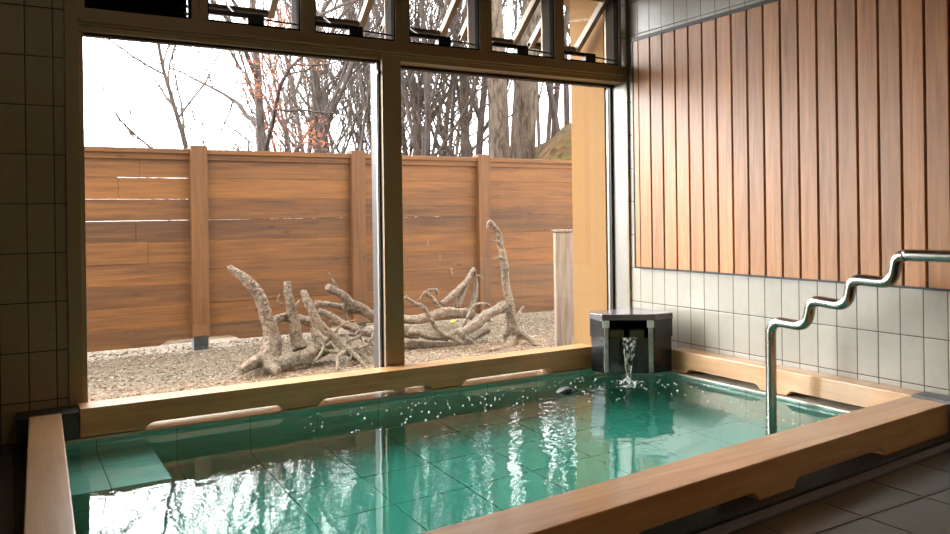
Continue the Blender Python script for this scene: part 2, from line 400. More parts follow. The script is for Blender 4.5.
# ------------------------------------------------------------------ clerestory row
openings = [(-2.972,-2.545),(-2.474,-2.047),(-1.974,-1.550),(-1.472,-1.050),(-.975,-.550),(-.484,-.072)]
ZB, ZT = 1.775, 2.215
for i, (a, b) in enumerate(openings):
    w = struct_empty('window_%d' % (i+2), ((a+b)/2, 0, ZB))
    l = -3.0 if i == 0 else (openings[i-1][1]+a)/2
    r = -.05 if i == 5 else (openings[i+1][0]+b)/2
    # fixed frame: face members plus the deep reveal
    part(w, 'frame', [(l,a,-.008,.10,ZB-.004,ZT+.01),(b,r,-.008,.125,ZB-.004,ZT+.01),(a,b,-.008,.03,ZT,ZT+.02)], M['bronze'])
    part(w, 'gasket', [(a,a+.006,-.003,.03,ZB,ZT),(b-.006,b,-.003,.03,ZB,ZT),(a,b,-.003,.03,ZB,ZB+.006)], M['gasket'], 0)
    if i == 0:
        m = MB()
        for k in range(13):
            z = ZB+.03+k*.034
            m.prism([(.012,z-.012),(.016,z-.014),(.062,z+.010),(.058,z+.013)], lambda u,v,w_: (w_, u, v), a+.006, b-.006)
        m.build('louvre_blades', M['louvre'], w, label='dark metal louvre blades')
        part(w, 'back_plate', [(a+.004,b-.004,.075,.085,ZB,ZT)], M['black'], 0)
        continue
    part(w, 'reveal', [(b-.006,b+.002,.030,.104,ZB,ZT)], M['reveal'], .001, label='dark reveal')
    # top-hung sash pushed far out
    th = math.atan2(.272, .32); L = .424
    hy, hz = .055, 2.195
    def sp(u, s, t_):   # u along X, s distance down the sash, t thickness
        y = hy + s*math.cos(th)*.98; z = hz - s*math.sin(th)
        return (u, y + t_*math.sin(th), z + t_*math.cos(th))
    def bar(m, u0, u1, s0, s1, t0, t1):
        vs = [sp(u, s, t) for t in (t0, t1) for (u, s) in ((u0,s0),(u1,s0),(u1,s1),(u0,s1))]
        m.add(vs, [(0,3,2,1),(4,5,6,7),(0,1,5,4),(1,2,6,5),(2,3,7,6),(3,0,4,7)])
    m = MB(); bar(m, a+.012, a+.044, 0, L, -.02, .02); bar(m, b-.050, b-.016, 0, L, -.02, .02)
    bar(m, a+.012, b-.016, 0, .03, -.014, .014); sash = m.build('sash', M['sashwood'], w, bevel=.002)
    m = MB(); bar(m, a+.012, b-.016, L-.028, L, -.016, .016); m.build('bottom_rail', M['darkframe'], sash, bevel=.002)
    m = MB(); bar(m, a+.036, b-.040, .026, L-.026, -.003, .003); m.build('pane', M['glass'], sash)
    # chain operator on the sill with its arm and lever rod
    xm = a + (b-a)*.46
    m = MB(); m.box(a+.012, xm+.06, .022, .050, ZB+.040, ZB+.060); m.box(xm-.012, xm+.062, .014, .055, ZB+.010, ZB+.056)
    op = m.build('window_operator', M['black'], w, bevel=.003)
    m = MB(); m.tube([(xm+.05,.030,ZB+.042),(b-.008,.030,ZB+.034)], .0045, 8); m.build('lever_rod', M['black'], op)
    m = MB(); m.tube([(xm-.01,.05,ZB+.045),(xm-.02,.22,ZB+.10),sp(xm-.02, L-.03, 0)], .005, 8); m.build('arm', M['black'], op)
    part(w, 'sill', [(a+.004,b-.004,.06,.135,ZB-.002,ZB+.010)], M['alu'], .002, label='pale outer sill')

# ------------------------------------------------------------------ outside shell: yellow wing wall, eave
m = MB(); m.box(-.045, .35, .165, .50, -.45, 2.34); m.build('wall_outside', M['yellow'], kind='structure')
m = MB(); m.box(XL-.14, .35, .165, .78, 2.34, 2.50); m.build('eave', M['yellow'], kind='structure')

# ------------------------------------------------------------------ slatted cladding on the right wall
Y1 = -4.4
cl = thing('wall_cladding', (-.0, -.078, .554), 'vertical orange cedar slat cladding covering the upper right tiled wall', 'wall cladding')
m = MB(); m.box(-.014, -.001, Y1, -.078, .585, 1.905); m.build('backing_board', M['backing'], cl)
m = MB(); m.box(-.034, -.001, -.086, -.078, .56, 1.925); m.box(-.034, -.001, Y1, -.078, 1.905, 1.925); m.build('edge_trim', M['darkframe'], cl, bevel=.001)
m = MB(); e = -.089; m.box(-.032, -.012, -.129, e, .565, 1.905)
y = -.135
while y > Y1 + .1:
    m.box(-.032, -.012, y-.0885, y, .565, 1.905); y -= .1
m.build('slats', M['slat'], cl, bevel=.0025)
m = MB(); m.box(-.022, -.001, Y1, -.078, .556, .590); m.build('drip_strip', M['stone_rough'], cl)
# ------------------------------------------------------------------ black stone spout in the corner
sp0 = thing('water_spout', (-.30, -.28, 0), 'black stone water spout box in the far corner pouring into the bath', 'spout')
P8 = [(-.478,-.205),(-.478,-.31),(-.242,-.465),(-.116,-.470),(-.116,-.142),(-.43,-.142)]
def off(P, d):
    c = Vector((-.29,-.29)); return [tuple(Vector(p) + (Vector(p)-c).normalized()*d) for p in P]
fl = lambda u,v,w:(u,v,w)
m = MB(); m.prism(off(P8,-.006), fl, .013, .205); m.build('base_block', M['stone'], sp0, bevel=.003)
m = MB(); m.prism(off(P8,.003), fl, .302, .335); m.build('lid', M['stone_top'], sp0, bevel=.004, label='wet grey stone lid')
fa, fb = Vector((-.478,-.31)), Vector((-.242,-.465)); fd = (fb-fa).normalized(); fn_ = Vector((fd.y, -fd.x))   # fn_ points out of the front
if fn_.dot(Vector((-1,-1))) < 0: fn_ = -fn_
def fp(s, d): p = fa + fd*s - fn_*d; return (p.x, p.y)     # s along the front, d depth behind it
FL = (fb-fa).length
m = MB()
m.prism([P8[0], (P8[1][0],P8[1][1]), fp(.012,0), fp(.03,.03), (-.45,-.19)], fl, .205, .302)
m.prism([fp(FL-.012,0), P8[2], P8[3], P8[4], (-.15,-.16), (-.17,-.40), fp(FL-.03,.05)], fl, .205, .302)
m.prism([P8[0], (-.43,-.142), (-.116,-.142), (-.14,-.20), (-.44,-.22)], fl, .205, .302)
m.build('side_wall', M['stone'], sp0, bevel=.002)
m = MB()
for s0 in (.045, .155):
    m.prism([fp(s0,.03), fp(s0+.075,.03), fp(s0+.075,.10), fp(s0,.10)], fl, .203, .245)
m.build('weir_stone', M['moss'], sp0, bevel=.004, label='mossy wet weir stones')
for s0 in (.002, FL-.040):
    m = MB(); m.prism([fp(s0,-.004), fp(s0+.036,-.004), fp(s0+.036,.012), fp(s0,.012)], fl, .262, .300); m.build('clip', M['clip'], sp0, bevel=.002, label='small white corner clip')
    m = MB(); m.prism([fp(s0+.006,-.006), fp(s0+.030,-.006), fp(s0+.030,.010), fp(s0+.006,.010)], fl, .02, .262); m.build('corner_strip', M['strip'], sp0, bevel=.003, label='wet grey corner strip')

# falling water
m = MB()
top = Vector(fp(FL*.52, -.002)); spl = Vector(SPL); out = (spl-top)
N = 16; rows_ = []
for i in range(N+1):
    t = i/N; z = .212 - .22*(t**1.7); c = top + out*t; hw = .036*(1-t)**.8 + .005; th_ = .0035 + .0035*t
    rows_.append((Vector((c.x,c.y,z)), hw*(1+.10*math.sin(i*1.7)), th_))
f3 = Vector((fd.x, fd.y, 0)); n3 = Vector((fn_.x, fn_.y, 0))
vs = []; K = 9
for (c, hw, th_) in rows_:
    for sgn in (1, -1):
        for k in range(K):
            u = -1 + 2*k/(K-1); u = u*sgn; ed = .6 + .9*abs(u)**4
            vs.append(c + f3*hw*u + n3*sgn*th_*ed)
fs = []; n_ = 2*K
for i in range(N):
    for k in range(n_):
        k2 = (k+1) % n_; fs.append((i*n_+k, i*n_+k2, (i+1)*n_+k2, (i+1)*n_+k))
fs += [tuple(range(n_)), tuple(range(N*n_+n_-1, N*n_-1, -1))]
m.add(vs, fs, True)
st = m.build('water_stream', M['stream'], origin=(spl.x, spl.y, 0)); tag(st, 'narrow sheet of falling water tapering from the black stone spout into the bath', 'water stream')
m = MB(); rnd = random.Random(5)
for k in range(46):
    a_ = rnd.uniform(0, 2*PI); r_ = abs(rnd.gauss(0, .032)); z = max(0, .03 - r_*.9)*rnd.random()
    m.ball((spl.x+math.cos(a_)*r_, spl.y+math.sin(a_)*r_, z-.003), rnd.uniform(.002,.0055), 6, 5)
for k in range(26):
    a_ = rnd.uniform(0, 2*PI); r_ = rnd.uniform(.05, .11)
    m.ball((spl.x+math.cos(a_)*r_, spl.y+math.sin(a_)*r_, -.005), rnd.uniform(.002,.004), 6, 4, (2.4,1.2,.5))
tag(m.build('splash_foam', M['foam'], weld=False), 'white splash where the falling water hits the bath', 'splash', kind='stuff')
m = MB(); rnd = random.Random(9)
for k in range(190):
    if k < 95:
        x = rnd.uniform(-1.35, -.15); y = -.24 - rnd.random()*.55
    elif k < 135: x = rnd.uniform(-.5, -.14); y = rnd.uniform(-1.6,-.5)
    else: x = rnd.uniform(-2.2, -1.3); y = rnd.uniform(-.6,-.2)
    m.ball((x, y, -.0045), rnd.uniform(.0028,.0058), 6, 4, (1,1,.8))
tag(m.build('foam_bubbles', M['foam'], weld=False), 'tiny white bubbles floating scattered over the bath water', 'bubbles', kind='stuff')
m = MB(); m.ball((-.85,-.47,-.015), .055, 14, 9, (1.1,.85,.5), .35, 2)
tag(m.build('wet_rock', M['stone_rough'], origin=(-.85,-.47,-.04)), 'small dark rock breaking the water surface near the window rim', 'rock')

# ------------------------------------------------------------------ stepped stainless handrail
hr = thing('handrail', (-.27,-1.245,0), 'stepped stainless steel handrail rising out of the bath at right', 'handrail')
pts = [(-1.242,-.50),(-1.246,.20),(-1.247,.325),(-1.252,.352),(-1.268,.374),(-1.295,.384),(-1.345,.383),(-1.392,.382),(-1.420,.390),(-1.440,.412),(-1.449,.440),
       (-1.455,.467),(-1.468,.487),(-1.492,.496),(-1.545,.493),(-1.592,.491),(-1.618,.499),(-1.636,.520),(-1.644,.548),(-1.650,.574),(-1.664,.593),(-1.690,.600),
       (-1.740,.599),(-1.788,.598),(-1.815,.606),(-1.832,.628),(-1.839,.655),(-1.845,.682),(-1.860,.700),(-1.887,.708),(-1.95,.709),(-2.62,.712),(-2.66,.700),(-2.68,.67),(-2.684,.60),(-2.684,.0)]
def catmull(P, n=4):
    P = [Vector(p) for p in P]; out = []
    for i in range(len(P)-1):
        a, b, c, d = P[max(i-1,0)], P[i], P[i+1], P[min(i+2,len(P)-1)]
        for k in range(n):
            t = k/n; out.append(.5*((2*b)+(-a+c)*t+(2*a-5*b+4*c-d)*t*t+(-a+3*b-3*c+d)*t**3))
    out.append(P[-1]); return out
path = catmull([(-.27, y, z) for y, z in pts])
m = MB(); m.tube(path, .0232, 20); m.build('rail', M['steel'], hr, origin=(-.27,-1.245,0))
m = MB(); m.tube([(-.27,-2.684,.0),(-.27,-2.684,.008)], .05, 24); m.build('flange', M['steel'], hr)

# ------------------------------------------------------------------ garden
m = MB()
nx, ny = 60, 50; vs = []; fs = []
def gz(x, y): return -.33 + .012*noise.noise(Vector((x*1.3, y*1.3, 0))) + (.05*math.exp(-((x+.3)**2/1.6+(y-2.5)**2/.5)))
for j in range(ny+1):
    for i in range(nx+1):
        x = -7 + 11*i/nx; y = .14 + 4.4*j/ny; vs.append((x, y, gz(x, y)))
for j in range(ny):
    for i in range(nx): a = j*(nx+1)+i; fs.append((a, a+1, a+nx+2, a+nx+1))
m.add(vs, fs, True)
tag(m.build('gravel_bed', M['gravel']), 'pale brown gravel and wood chips covering the garden strip', 'gravel', kind='stuff')
m = MB(); rnd = random.Random(3)
for k in range(6500):
    x = rnd.uniform(-3.4, 2.6); y = rnd.uniform(1.2, 4.3); z = gz(x, y)
    m.ball((x, y, z+.003), rnd.uniform(.008,.018), 5, 3, (1, rnd.uniform(.6,1), rnd.uniform(.35,.6)), .5, k)
M['chips'] = (lambda t: t.pbr(t.ramp(t.noise(t.coords(), 38, 2, .5), [(.3, lin((72,56,42))), (.5, lin((118,102,84))), (.68, lin((170,158,142)))]), .9, spec=.2))(NT('pale_wood_chip'))
tag(m.build('loose_gravel', M['chips'], weld=False), 'loose pale pebbles and chips lying on the garden gravel', 'gravel', kind='stuff')
m = MB(); nx, ny = 44, 40; vs = []; fs = []
def hz_(x, y):
    t = max(0, min(1, (x - 1.6 - (y-6)*.55)/3.2)); s = t*t*(3-2*t)
    k = max(0, min(1, (y-4.45)/1.8))
    return -.37 + .02*(y-4) + k*(s*2.8 + .12*noise.noise(Vector((x*.5, y*.5, 2))))
for j in range(ny+1):
    for i in range(nx+1):
        x = -14 + 40*i/nx; y = 4.5 + 34*(j/ny)**1.3; vs.append((x, y, hz_(x, y)))
for j in range(ny):
    for i in range(nx): a = j*(nx+1)+i; fs.append((a, a+1, a+nx+2, a+nx+1))
m.add(vs, fs, True); m.build('hillside', M['slope'], kind='structure')

# fence
FY = 4.05; KX = 1.108
fx = [-3.2885 + (x+3.2885)*KX for x in (-3.28, -1.848, -.422, .944, 2.34)]
fe = thing('board_fence', (-.5, FY, -.33), 'tall orange-brown horizontal board fence behind the driftwood', 'fence')
rnd = random.Random(4)
def fz(z): return .889 + (z-.889)*1.108
bays = [(-4.6, fx[0])] + list(zip(fx[:-1], fx[1:]))
for bi, (a, b) in enumerate(bays):
    m = MB()
    p = [(a+.05,fz(-.118)),(a+.29,fz(-.118)),(a+.36,fz(-.155)),(b-.36,fz(-.155)),(b-.29,fz(-.118)),(b-.05,fz(-.118))]
    z0 = fz(-.005)
    m.prism(p + [(b-.05,z0),(a+.05,z0)], lambda u,v,w:(u, w, v), FY-.034, FY+.01)
    z = z0 + .001; ztop = fz(1.395); k = 0
    while z < ztop - .02:
        h = .194; z1 = min(z+h, ztop); g = .0009 if bi == 1 and 3 < k < 8 else .0003
        d = rnd.uniform(-.004,.004)
        if bi == 1:        # left bay: two lengths butt together, a few joints stand open
            x = a + rnd.uniform(.4,1.2); q = .0022 if k in (5, 7) else 0
            m.box(a+.05, x, FY-.012+d, FY+.014, z, z1-q); m.box(x+.001, b-.05, FY-.012-d, FY+.014, z, z1 - (.001 if k == 6 else 0))
        else: m.box(a+.05, b-.05, FY-.012+d, FY+.014, z, z1)
        z += h + g; k += 1
    m.build('board_panel', M['fence'], fe, bevel=.004)
m = MB(); m.box(-4.6, fx[-1]+.05, FY-.06, FY+.06, fz(1.425), fz(1.465)); m.box(-4.6, fx[-1]+.05, FY-.035, FY+.03, fz(1.375), fz(1.427)); m.build('top_rail', M['fence'], fe, bevel=.004)
for x in fx:
    m = MB(); m.box(x-.075, x+.075, FY-.085, FY+.066, fz(-.10), fz(1.495)); pz = m.build('post', M['fence_z'], fe, bevel=.005)
    m = MB(); m.box(x-.064, x+.068, FY-.065, FY+.055, -.44, fz(-.10)); m.build('post_foot', M['stone_rough'], pz, bevel=.004, label='grey post foot standing in the gravel')

# weathered post standing in front of the yellow wall end
lp = thing('weathered_post', (.70, 1.58, -.33), 'weathered pale grey timber post standing beside the yellow wall end', 'post')
m = MB(); P = [(.555,1.50),(.66,1.46),(.80,1.49),(.84,1.60),(.80,1.70),(.70,1.71),(.62,1.62)]
m.prism(P, fl, -.45, .735); m.build('post_body', M['logpost'], lp, bevel=.012)
m = MB(); m.prism([(.545,1.495),(.66,1.45),(.81,1.485),(.85,1.60),(.81,1.71),(.70,1.72),(.61,1.63)], fl, .735, .752)
m.tube([(.56,1.50,.742),(.515,1.50,.748),(.485,1.49,.765)], [.014,.008,.003], 6); m.tube([(.66,1.47,.75),(.655,1.46,.79)], [.008,.003], 6)
m.build('post_cap', M['drift'], lp, bevel=.003)

# ------------------------------------------------------------------ driftwood (positions measured from the photo at garden depth)
CAMP = Vector((-3.2885, -3.6923, .889)); YAW, PIT, ROL, FPX, SY = .537, -.001, -.0132, 799.07, -51.86
fw = Vector((math.sin(YAW)*math.cos(PIT), math.cos(YAW)*math.cos(PIT), math.sin(PIT)))
rt = Vector((math.cos(YAW), -math.sin(YAW), 0)); up_ = rt.cross(fw)
rt, up_ = rt*math.cos(ROL) + up_*math.sin(ROL), -rt*math.sin(ROL) + up_*math.cos(ROL)
def at(x, y, Y):
    d = fw + rt*(x-475)/FPX - up_*(y-267-SY)/FPX
    return CAMP + d*((Y-CAMP.y)/d.y)
def limb(m, pp, rad, seed=0, wob=.16, n=9, sq=1.0):
    """pp: (px, py, Y) control points; rad in metres at each"""
    rad = [x*1.0 for x in rad]
    P = [at(*p) for p in pp]; Q = catmull(P, 5); R = []
    for i in range(len(P)-1):
        for k in range(5): R.append(rad[i] + (rad[i+1]-rad[i])*k/5)
    R.append(rad[-1]); rn = random.Random(seed)
    Q2 = [q + Vector((noise.noise(q*6+Vector((seed,0,0))), noise.noise(q*6+Vector((0,seed,5))), noise.noise(q*6+Vector((3,0,seed)))))*r*.5 for q, r in zip(Q, R)]
    m.tube(Q2, R, n, wob=wob, seed=seed, squash=sq)
def drift(label, limbs, base, cat='driftwood'):
    m = MB()
    for i, l in enumerate(limbs): limb(m, l[0], l[1], seed=len(label)+i*3, sq=l[2] if len(l) > 2 else 1.0)
    o = m.build('driftwood', M['drift'], origin=tuple(base), weld=False)
    md = o.modifiers.new('fuse', 'REMESH'); md.mode = 'VOXEL'; md.voxel_size = .008; md.use_smooth_shade = True
    tx = bpy.data.textures.new('grain', 'CLOUDS'); tx.noise_scale = .035; tx.noise_depth = 3
    dm = o.modifiers.new('gnarl', 'DISPLACE'); dm.texture = tx; dm.strength = .018; dm.mid_level = .5
    tag(o, label, cat); return o
A = 2.5
drift('hollow driftwood stump at left with two raised broken limbs', [
    ([(229,266,A+.1),(243,276,A+.05),(256,294,A),(268,318,A),(272,345,A),(262,366,A-.1)], [.022,.036,.046,.050,.075,.095]),
    ([(288,281,A+.1),(290,300,A+.08),(294,325,A+.05),(300,348,A)], [.028,.036,.046,.060]),
    ([(262,366,A-.1),(285,362,A-.15),(312,356,A-.1),(330,346,A)], [.075,.055,.055,.050]),
    ([(270,322,A+.05),(290,318,A+.1),(312,324,A+.1),(318,345,A)], [.035,.040,.040,.045]),
    ([(283,306,A+.1),(278,300,A+.1),(282,292,A+.1)], [.014,.010,.006]),
    ([(240,372,A-.2),(262,360,A-.1),(280,372,A-.3)], [.03,.06,.03]),
    ([(300,300,A+.15),(294,308,A+.12),(288,318,A+.1)], [.010,.012,.016]),
  ], at(272,366,A-.1))
drift('slanting forked driftwood limb leaning beside the hollow stump', [
    ([(304,291,A),(309,305,A-.05),(318,322,A-.1),(334,338,A-.15),(350,352,A-.2),(358,362,A-.25)], [.026,.034,.036,.038,.034,.03]),
    ([(340,345,A-.15),(352,340,A-.15),(362,334,A-.2),(360,326,A-.2)], [.02,.016,.013,.010]),
    ([(345,350,A-.2),(338,358,A-.3),(338,370,A-.4)], [.02,.014,.010]),
    ([(352,352,A-.2),(360,360,A-.3),(368,369,A-.4)], [.02,.016,.010]),
    ([(315,345,A-.1),(325,350,A-.15),(340,352,A-.2)], [.012,.014,.018]),
    ([(350,348,A-.2),(366,346,A-.2),(372,338,A-.2),(371,328,A-.15)], [.018,.015,.012,.009]),
  ], at(350,366,A-.25))
drift('long driftwood log reaching up to a broken tip left of the window mullion', [
    ([(327,287,A+.1),(340,294,A+.15),(356,306,A+.2),(378,318,A+.25),(400,330,A+.3),(418,336,A+.3)], [.030,.036,.042,.046,.046,.04]),
    ([(338,290,A+.12),(333,280,A+.12),(328,271,A+.12)], [.014,.009,.004]),
    ([(345,298,A+.2),(345,310,A+.2),(348,320,A+.2)], [.018,.016,.014]),
  ], at(400,340,A+.3))
drift('long low driftwood trunk lying across the gravel behind the mullion', [
    ([(315,303,A+.35),(340,306,A+.35),(366,312,A+.35),(392,318,A+.3),(420,318,A+.25),(448,312,A+.2),(474,316,A+.2)], [.022,.028,.032,.038,.045,.048,.045]),
    ([(318,310,A+.25),(340,322,A+.2),(366,332,A+.15),(392,342,A+.1),(424,345,A+.1),(458,342,A+.1),(486,330,A+.15)], [.028,.036,.042,.044,.046,.048,.050]),
    ([(330,322,A+.3),(355,324,A+.3),(385,318,A+.3)], [.016,.014,.012]),
    ([(408,331,A+.05),(430,336,A),(448,339,A)], [.030,.034,.03]),
  ], at(420,345,A+.1))
drift('thin curling driftwood root just right of the mullion', [
    ([(405,297,A),(414,303,A),(424,308,A-.02),(432,322,A-.03),(440,332,A-.03),(452,338,A-.05),(464,345,A-.1)], [.012,.016,.020,.022,.022,.024,.018]),
    ([(404,299,A),(408,294,A),(411,291,A)], [.010,.007,.004]),
    ([(448,335,A-.03),(462,328,A-.03),(468,316,A-.02),(474,306,A),(486,304,A),(492,308,A)], [.022,.018,.016,.016,.014,.010]),
    ([(452,339,A-.05),(468,338,A-.1),(478,346,A-.2)], [.020,.016,.010]),
  ], at(450,342,A-.05))
drift('small knobbly forked driftwood piece behind the curling root', [
    ([(424,292,A+.3),(432,298,A+.28),(440,308,A+.25),(446,316,A+.25)], [.018,.020,.020,.022]),
    ([(424,292,A+.3),(421,298,A+.3),(417,302,A+.3)], [.012,.010,.008]),
    ([(427,290,A+.3),(436,290,A+.3),(437,296,A+.3)], [.014,.018,.014]),
  ], at(440,322,A+.25))
drift('wedge shaped driftwood block with a pointed top leaning left of the upright trunk', [
    ([(474,268,A+.35),(466,280,A+.33),(454,293,A+.3),(442,304,A+.3)], [.018,.034,.040,.036], .6),
    ([(474,268,A+.35),(476,282,A+.33),(474,300,A+.3),(468,312,A+.3)], [.018,.030,.045,.055], .6),
    ([(466,284,A+.35),(462,298,A+.33),(456,308,A+.3)], [.03,.05,.05], .6),
    ([(477,275,A+.35),(482,277,A+.33),(483,282,A+.3)], [.009,.008,.005]),
  ], at(462,316,A+.3))
drift('tangle of thin pale roots in front of the low trunk, left of the mullion', [
    ([(318,346,A-.1),(332,338,A-.1),(346,334,A-.1),(362,338,A-.1),(374,346,A-.1)], [.014,.016,.016,.014,.01]),
    ([(332,338,A-.1),(338,328,A-.1),(346,322,A-.08),(356,320,A-.05)], [.014,.011,.008,.005]),
    ([(346,334,A-.1),(352,346,A-.18),(350,358,A-.25),(344,368,A-.3)], [.014,.014,.012,.008]),
    ([(362,338,A-.1),(366,350,A-.18),(376,360,A-.25)], [.013,.011,.006]),
    ([(325,342,A-.1),(322,352,A-.18),(314,362,A-.25)], [.014,.012,.008]),
    ([(350,336,A-.1),(360,330,A-.1),(364,322,A-.1)], [.010,.008,.004]),
    ([(338,356,A-.22),(350,352,A-.2),(364,356,A-.22),(372,366,A-.3)], [.016,.018,.015,.01]),
  ], at(346,350,A-.15))
B2 = 2.45
drift('tall upright twisting driftwood trunk with a hooked top', [
    ([(489,220,B2),(494,226,B2),(499,236,B2),(502,250,B2),(504,268,B2),(507,288,B2),(510,306,B2),(513,326,B2),(516,344,B2)], [.018,.022,.028,.034,.036,.038,.042,.058,.080]),
    ([(489,220,B2),(487,228,B2),(491,232,B2)], [.014,.012,.008]),
    ([(500,242,B2),(494,241,B2),(490,239,B2)], [.018,.011,.006]),
    ([(503,260,B2),(497,258,B2),(493,259,B2)], [.018,.010,.006]),
    ([(507,304,B2),(492,312,B2-.05),(478,324,B2-.1),(460,334,B2-.15)], [.04,.046,.046,.04]),
    ([(513,325,B2),(520,312,B2+.05),(524,306,B2+.05)], [.03,.018,.008]),
    ([(516,332,B2),(528,338,B2-.1),(536,346,B2-.2)], [.05,.03,.015]),
    ([(514,340,B2),(505,346,B2-.15),(490,350,B2-.3)], [.05,.03,.015]),
  ], at(515,345,B2))
tag((lambda m: (m.ball(tuple(at(453,322,A+.08)), .03, 10, 7, (1,.8,.7), .3, 4), m.build('mossy_stone', plain('yellow_green_moss', (170,160,70), .8), origin=tuple(at(453,325,A+.08))))[1])(MB()),
    'small yellow-green mossy lump tucked between the driftwood roots', 'stone')

# ------------------------------------------------------------------ bare trees
def grow_tree(seed, H, r0, lean=(0,0), nb=9, twig=3, spread=.7, up=.5, start=.25, sway=.05, arch=0.0):
    rn = random.Random(seed); m = MB(); tips = []
    def branch(p, d, r, L, lvl):
        n = {0: 12, 1: 8, 2: 6, 3: 4, 4: 3}[lvl]; path = [p.copy()]; rad = [r]; q = p.copy(); dd = d.normalized()
        for i in range(n):
            k = {0: sway, 1: .16, 2: .22, 3: .25, 4: .3}[lvl]
            dd = (dd + Vector((rn.gauss(0,k), rn.gauss(0,k), rn.gauss(0,k*.6) + (up*.10 if lvl else .02) - (arch*.12*(i/n) if lvl == 1 else 0)))).normalized()
            q = q + dd*L/n; path.append(q.copy()); rad.append(r*(1-.80*(i+1)/n) + .0015)
        m.tube(path, rad, 9 if lvl == 0 else (5 if lvl == 1 else 3), cap=False, smooth=True)
        if lvl >= twig: tips.append(path[-1]); return
        cnt = {0: nb, 1: 6, 2: 5, 3: 4}[lvl]
        for j in range(cnt):
            t = (start if lvl == 0 else .2) + (1-(start if lvl == 0 else .2))*(j+rn.random())/cnt
            i = min(int(t*n), n-1); pt = path[i].lerp(path[i+1], t*n-i); tang = (path[i+1]-path[i]).normalized()
            az = rn.uniform(0, 2*PI); side = tang.orthogonal().normalized(); side.rotate(Matrix.Rotation(az, 3, tang))
            nd = (tang*(1-spread) + side*spread + Vector((0,0,up*.3))).normalized()
            branch(pt, nd, max(rad[i]*.55, .0022), L*{0:.42,1:.5,2:.5,3:.5}[lvl]*(1.15-.55*t)*rn.uniform(.7,1.2), lvl+1)
    branch(Vector((0,0,0)), Vector((lean[0], lean[1], 1)), r0, H, 0)
    return m, tips
def make_tree(name, seed, mat, leaves=None, nleaf=0, lr=.03, band=(0,1), clump=0, rad=9, **kw):
    m, tips = grow_tree(seed, **kw)
    root = bpy.data.objects.new(name, None); C.objects.link(root); root.empty_display_size = .3
    m.build('trunk', mat, root, weld=False)
    if leaves:
        rn = random.Random(seed+50); lm = MB(); sel = [t for t in tips if band[0] <= t.z <= band[1] and abs(t.x*.636-t.y*.77) < rad] or tips
        if clump: sel = [rn.choice(sel) for _ in range(clump)]
        for k in range(nleaf):
            t = rn.choice(sel); c = t + Vector((rn.gauss(0,.13), rn.gauss(0,.13), rn.gauss(0,.13)))
            a = Vector((rn.gauss(0,1), rn.gauss(0,1), rn.gauss(0,1))).normalized(); b = a.orthogonal().normalized(); s_ = lr*rn.uniform(.6,1.3)
            lm.add([c-a*s_, c-b*s_*.5, c+a*s_, c+b*s_*.5], [(0,1,2,3)])
        lo = lm.build('leaves', leaves, root, weld=False); lo['kind'] = 'stuff'
    return root
def dup_tree(o):
    c = o.copy(); C.objects.link(c)
    for ch in o.children:
        d = ch.copy(); C.objects.link(d); d.parent = c
    return c
used = set()
def plant(proto, px, Y, rz, sc, label, group=None, lean=0.0):
    o = proto if proto.name not in used else dup_tree(proto); used.add(proto.name)
    p = at(px, 213, Y); o.location = (p.x, Y, hz_(p.x, Y) - .1); o.rotation_euler = (0, lean, rz); o.scale = (sc, sc, sc)
    tag(o, label, 'tree', group); return o

t_orange = make_tree('autumn_tree', 21, M['bark_dark'], M['leaf_orange'], 3200, .026, (2.2, 3.9), 34, .6, H=8.5, r0=.085, nb=13, twig=4, spread=.72, up=.35, start=.16, arch=.7)
plant(t_orange, 268, 8.2, .6, 1.0, 'dark bare tree with clinging orange leaves left of centre beyond the fence')
t_small = make_tree('bare_tree', 33, M['bark'], H=5.4, r0=.05, nb=16, twig=4, spread=.6, up=.8, start=.12, sway=.07)
plant(t_small, 216, 8.8, .2, 1.0, 'small bare tree standing leftmost against the white sky', lean=-.12)
plant(t_small, 236, 11, 2.0, .95, 'slim bare tree between the leftmost tree and the orange-leaved tree', lean=-.2)
t_sap = make_tree('bare_tree', 44, M['bark'], H=8.5, r0=.05, nb=14, twig=3, spread=.42, up=1.0, start=.12, sway=.05)
t_sap2 = make_tree('bare_tree', 45, M['bark_dark'], H=9.5, r0=.075, nb=12, twig=3, spread=.5, up=.8, start=.15, sway=.04)
t_sap3 = make_tree('bare_tree', 46, M['bark'], M['leaf_rust'], 700, .02, (1.2, 4.6), H=8.0, r0=.06, nb=13, twig=3, spread=.55, up=.6, start=.12, sway=.05)
G = 'bare saplings in the thicket beyond the fence'
LB = 'slender bare sapling in the grey thicket beyond the fence'
rnd = random.Random(8)
i = 0
for px in (286,296,304,312,320,327,334,341,348,355,362,369,376,384,392,404,412,420,430,441,452,461,470,480,300,330,360,390,415,445):
    pr = (t_sap, t_sap2, t_sap3)[i % 3 if px > 300 else 0]; i += 1
    plant(pr, px + rnd.uniform(-3,3), rnd.uniform(9.5, 19), rnd.uniform(0, 6.28), rnd.uniform(.8, 1.2), LB, G, lean=rnd.uniform(-.16,.10))
t_big = make_tree('large_tree', 61, M['bark_big'], H=11, r0=.21, nb=10, twig=3, spread=.45, up=.8, start=.30, sway=.03)
plant(t_big, 501, 8.3, .4, 1.0, 'thick pale mottled trunk, left of the pair in the right pane', lean=.015)
plant(t_big, 522, 8.9, 2.4, 1.22, 'thickest mottled trunk, right of the pair in the right pane', lean=-.02)
plant(t_big, 466, 10.5, 4.1, .62, 'mid-sized grey trunk left of the thick pair beyond the fence', lean=-.03)
plant(t_big, 432, 11.5, 5.2, .68, 'straight mid-sized trunk near the mullion in the right pane', lean=-.05)
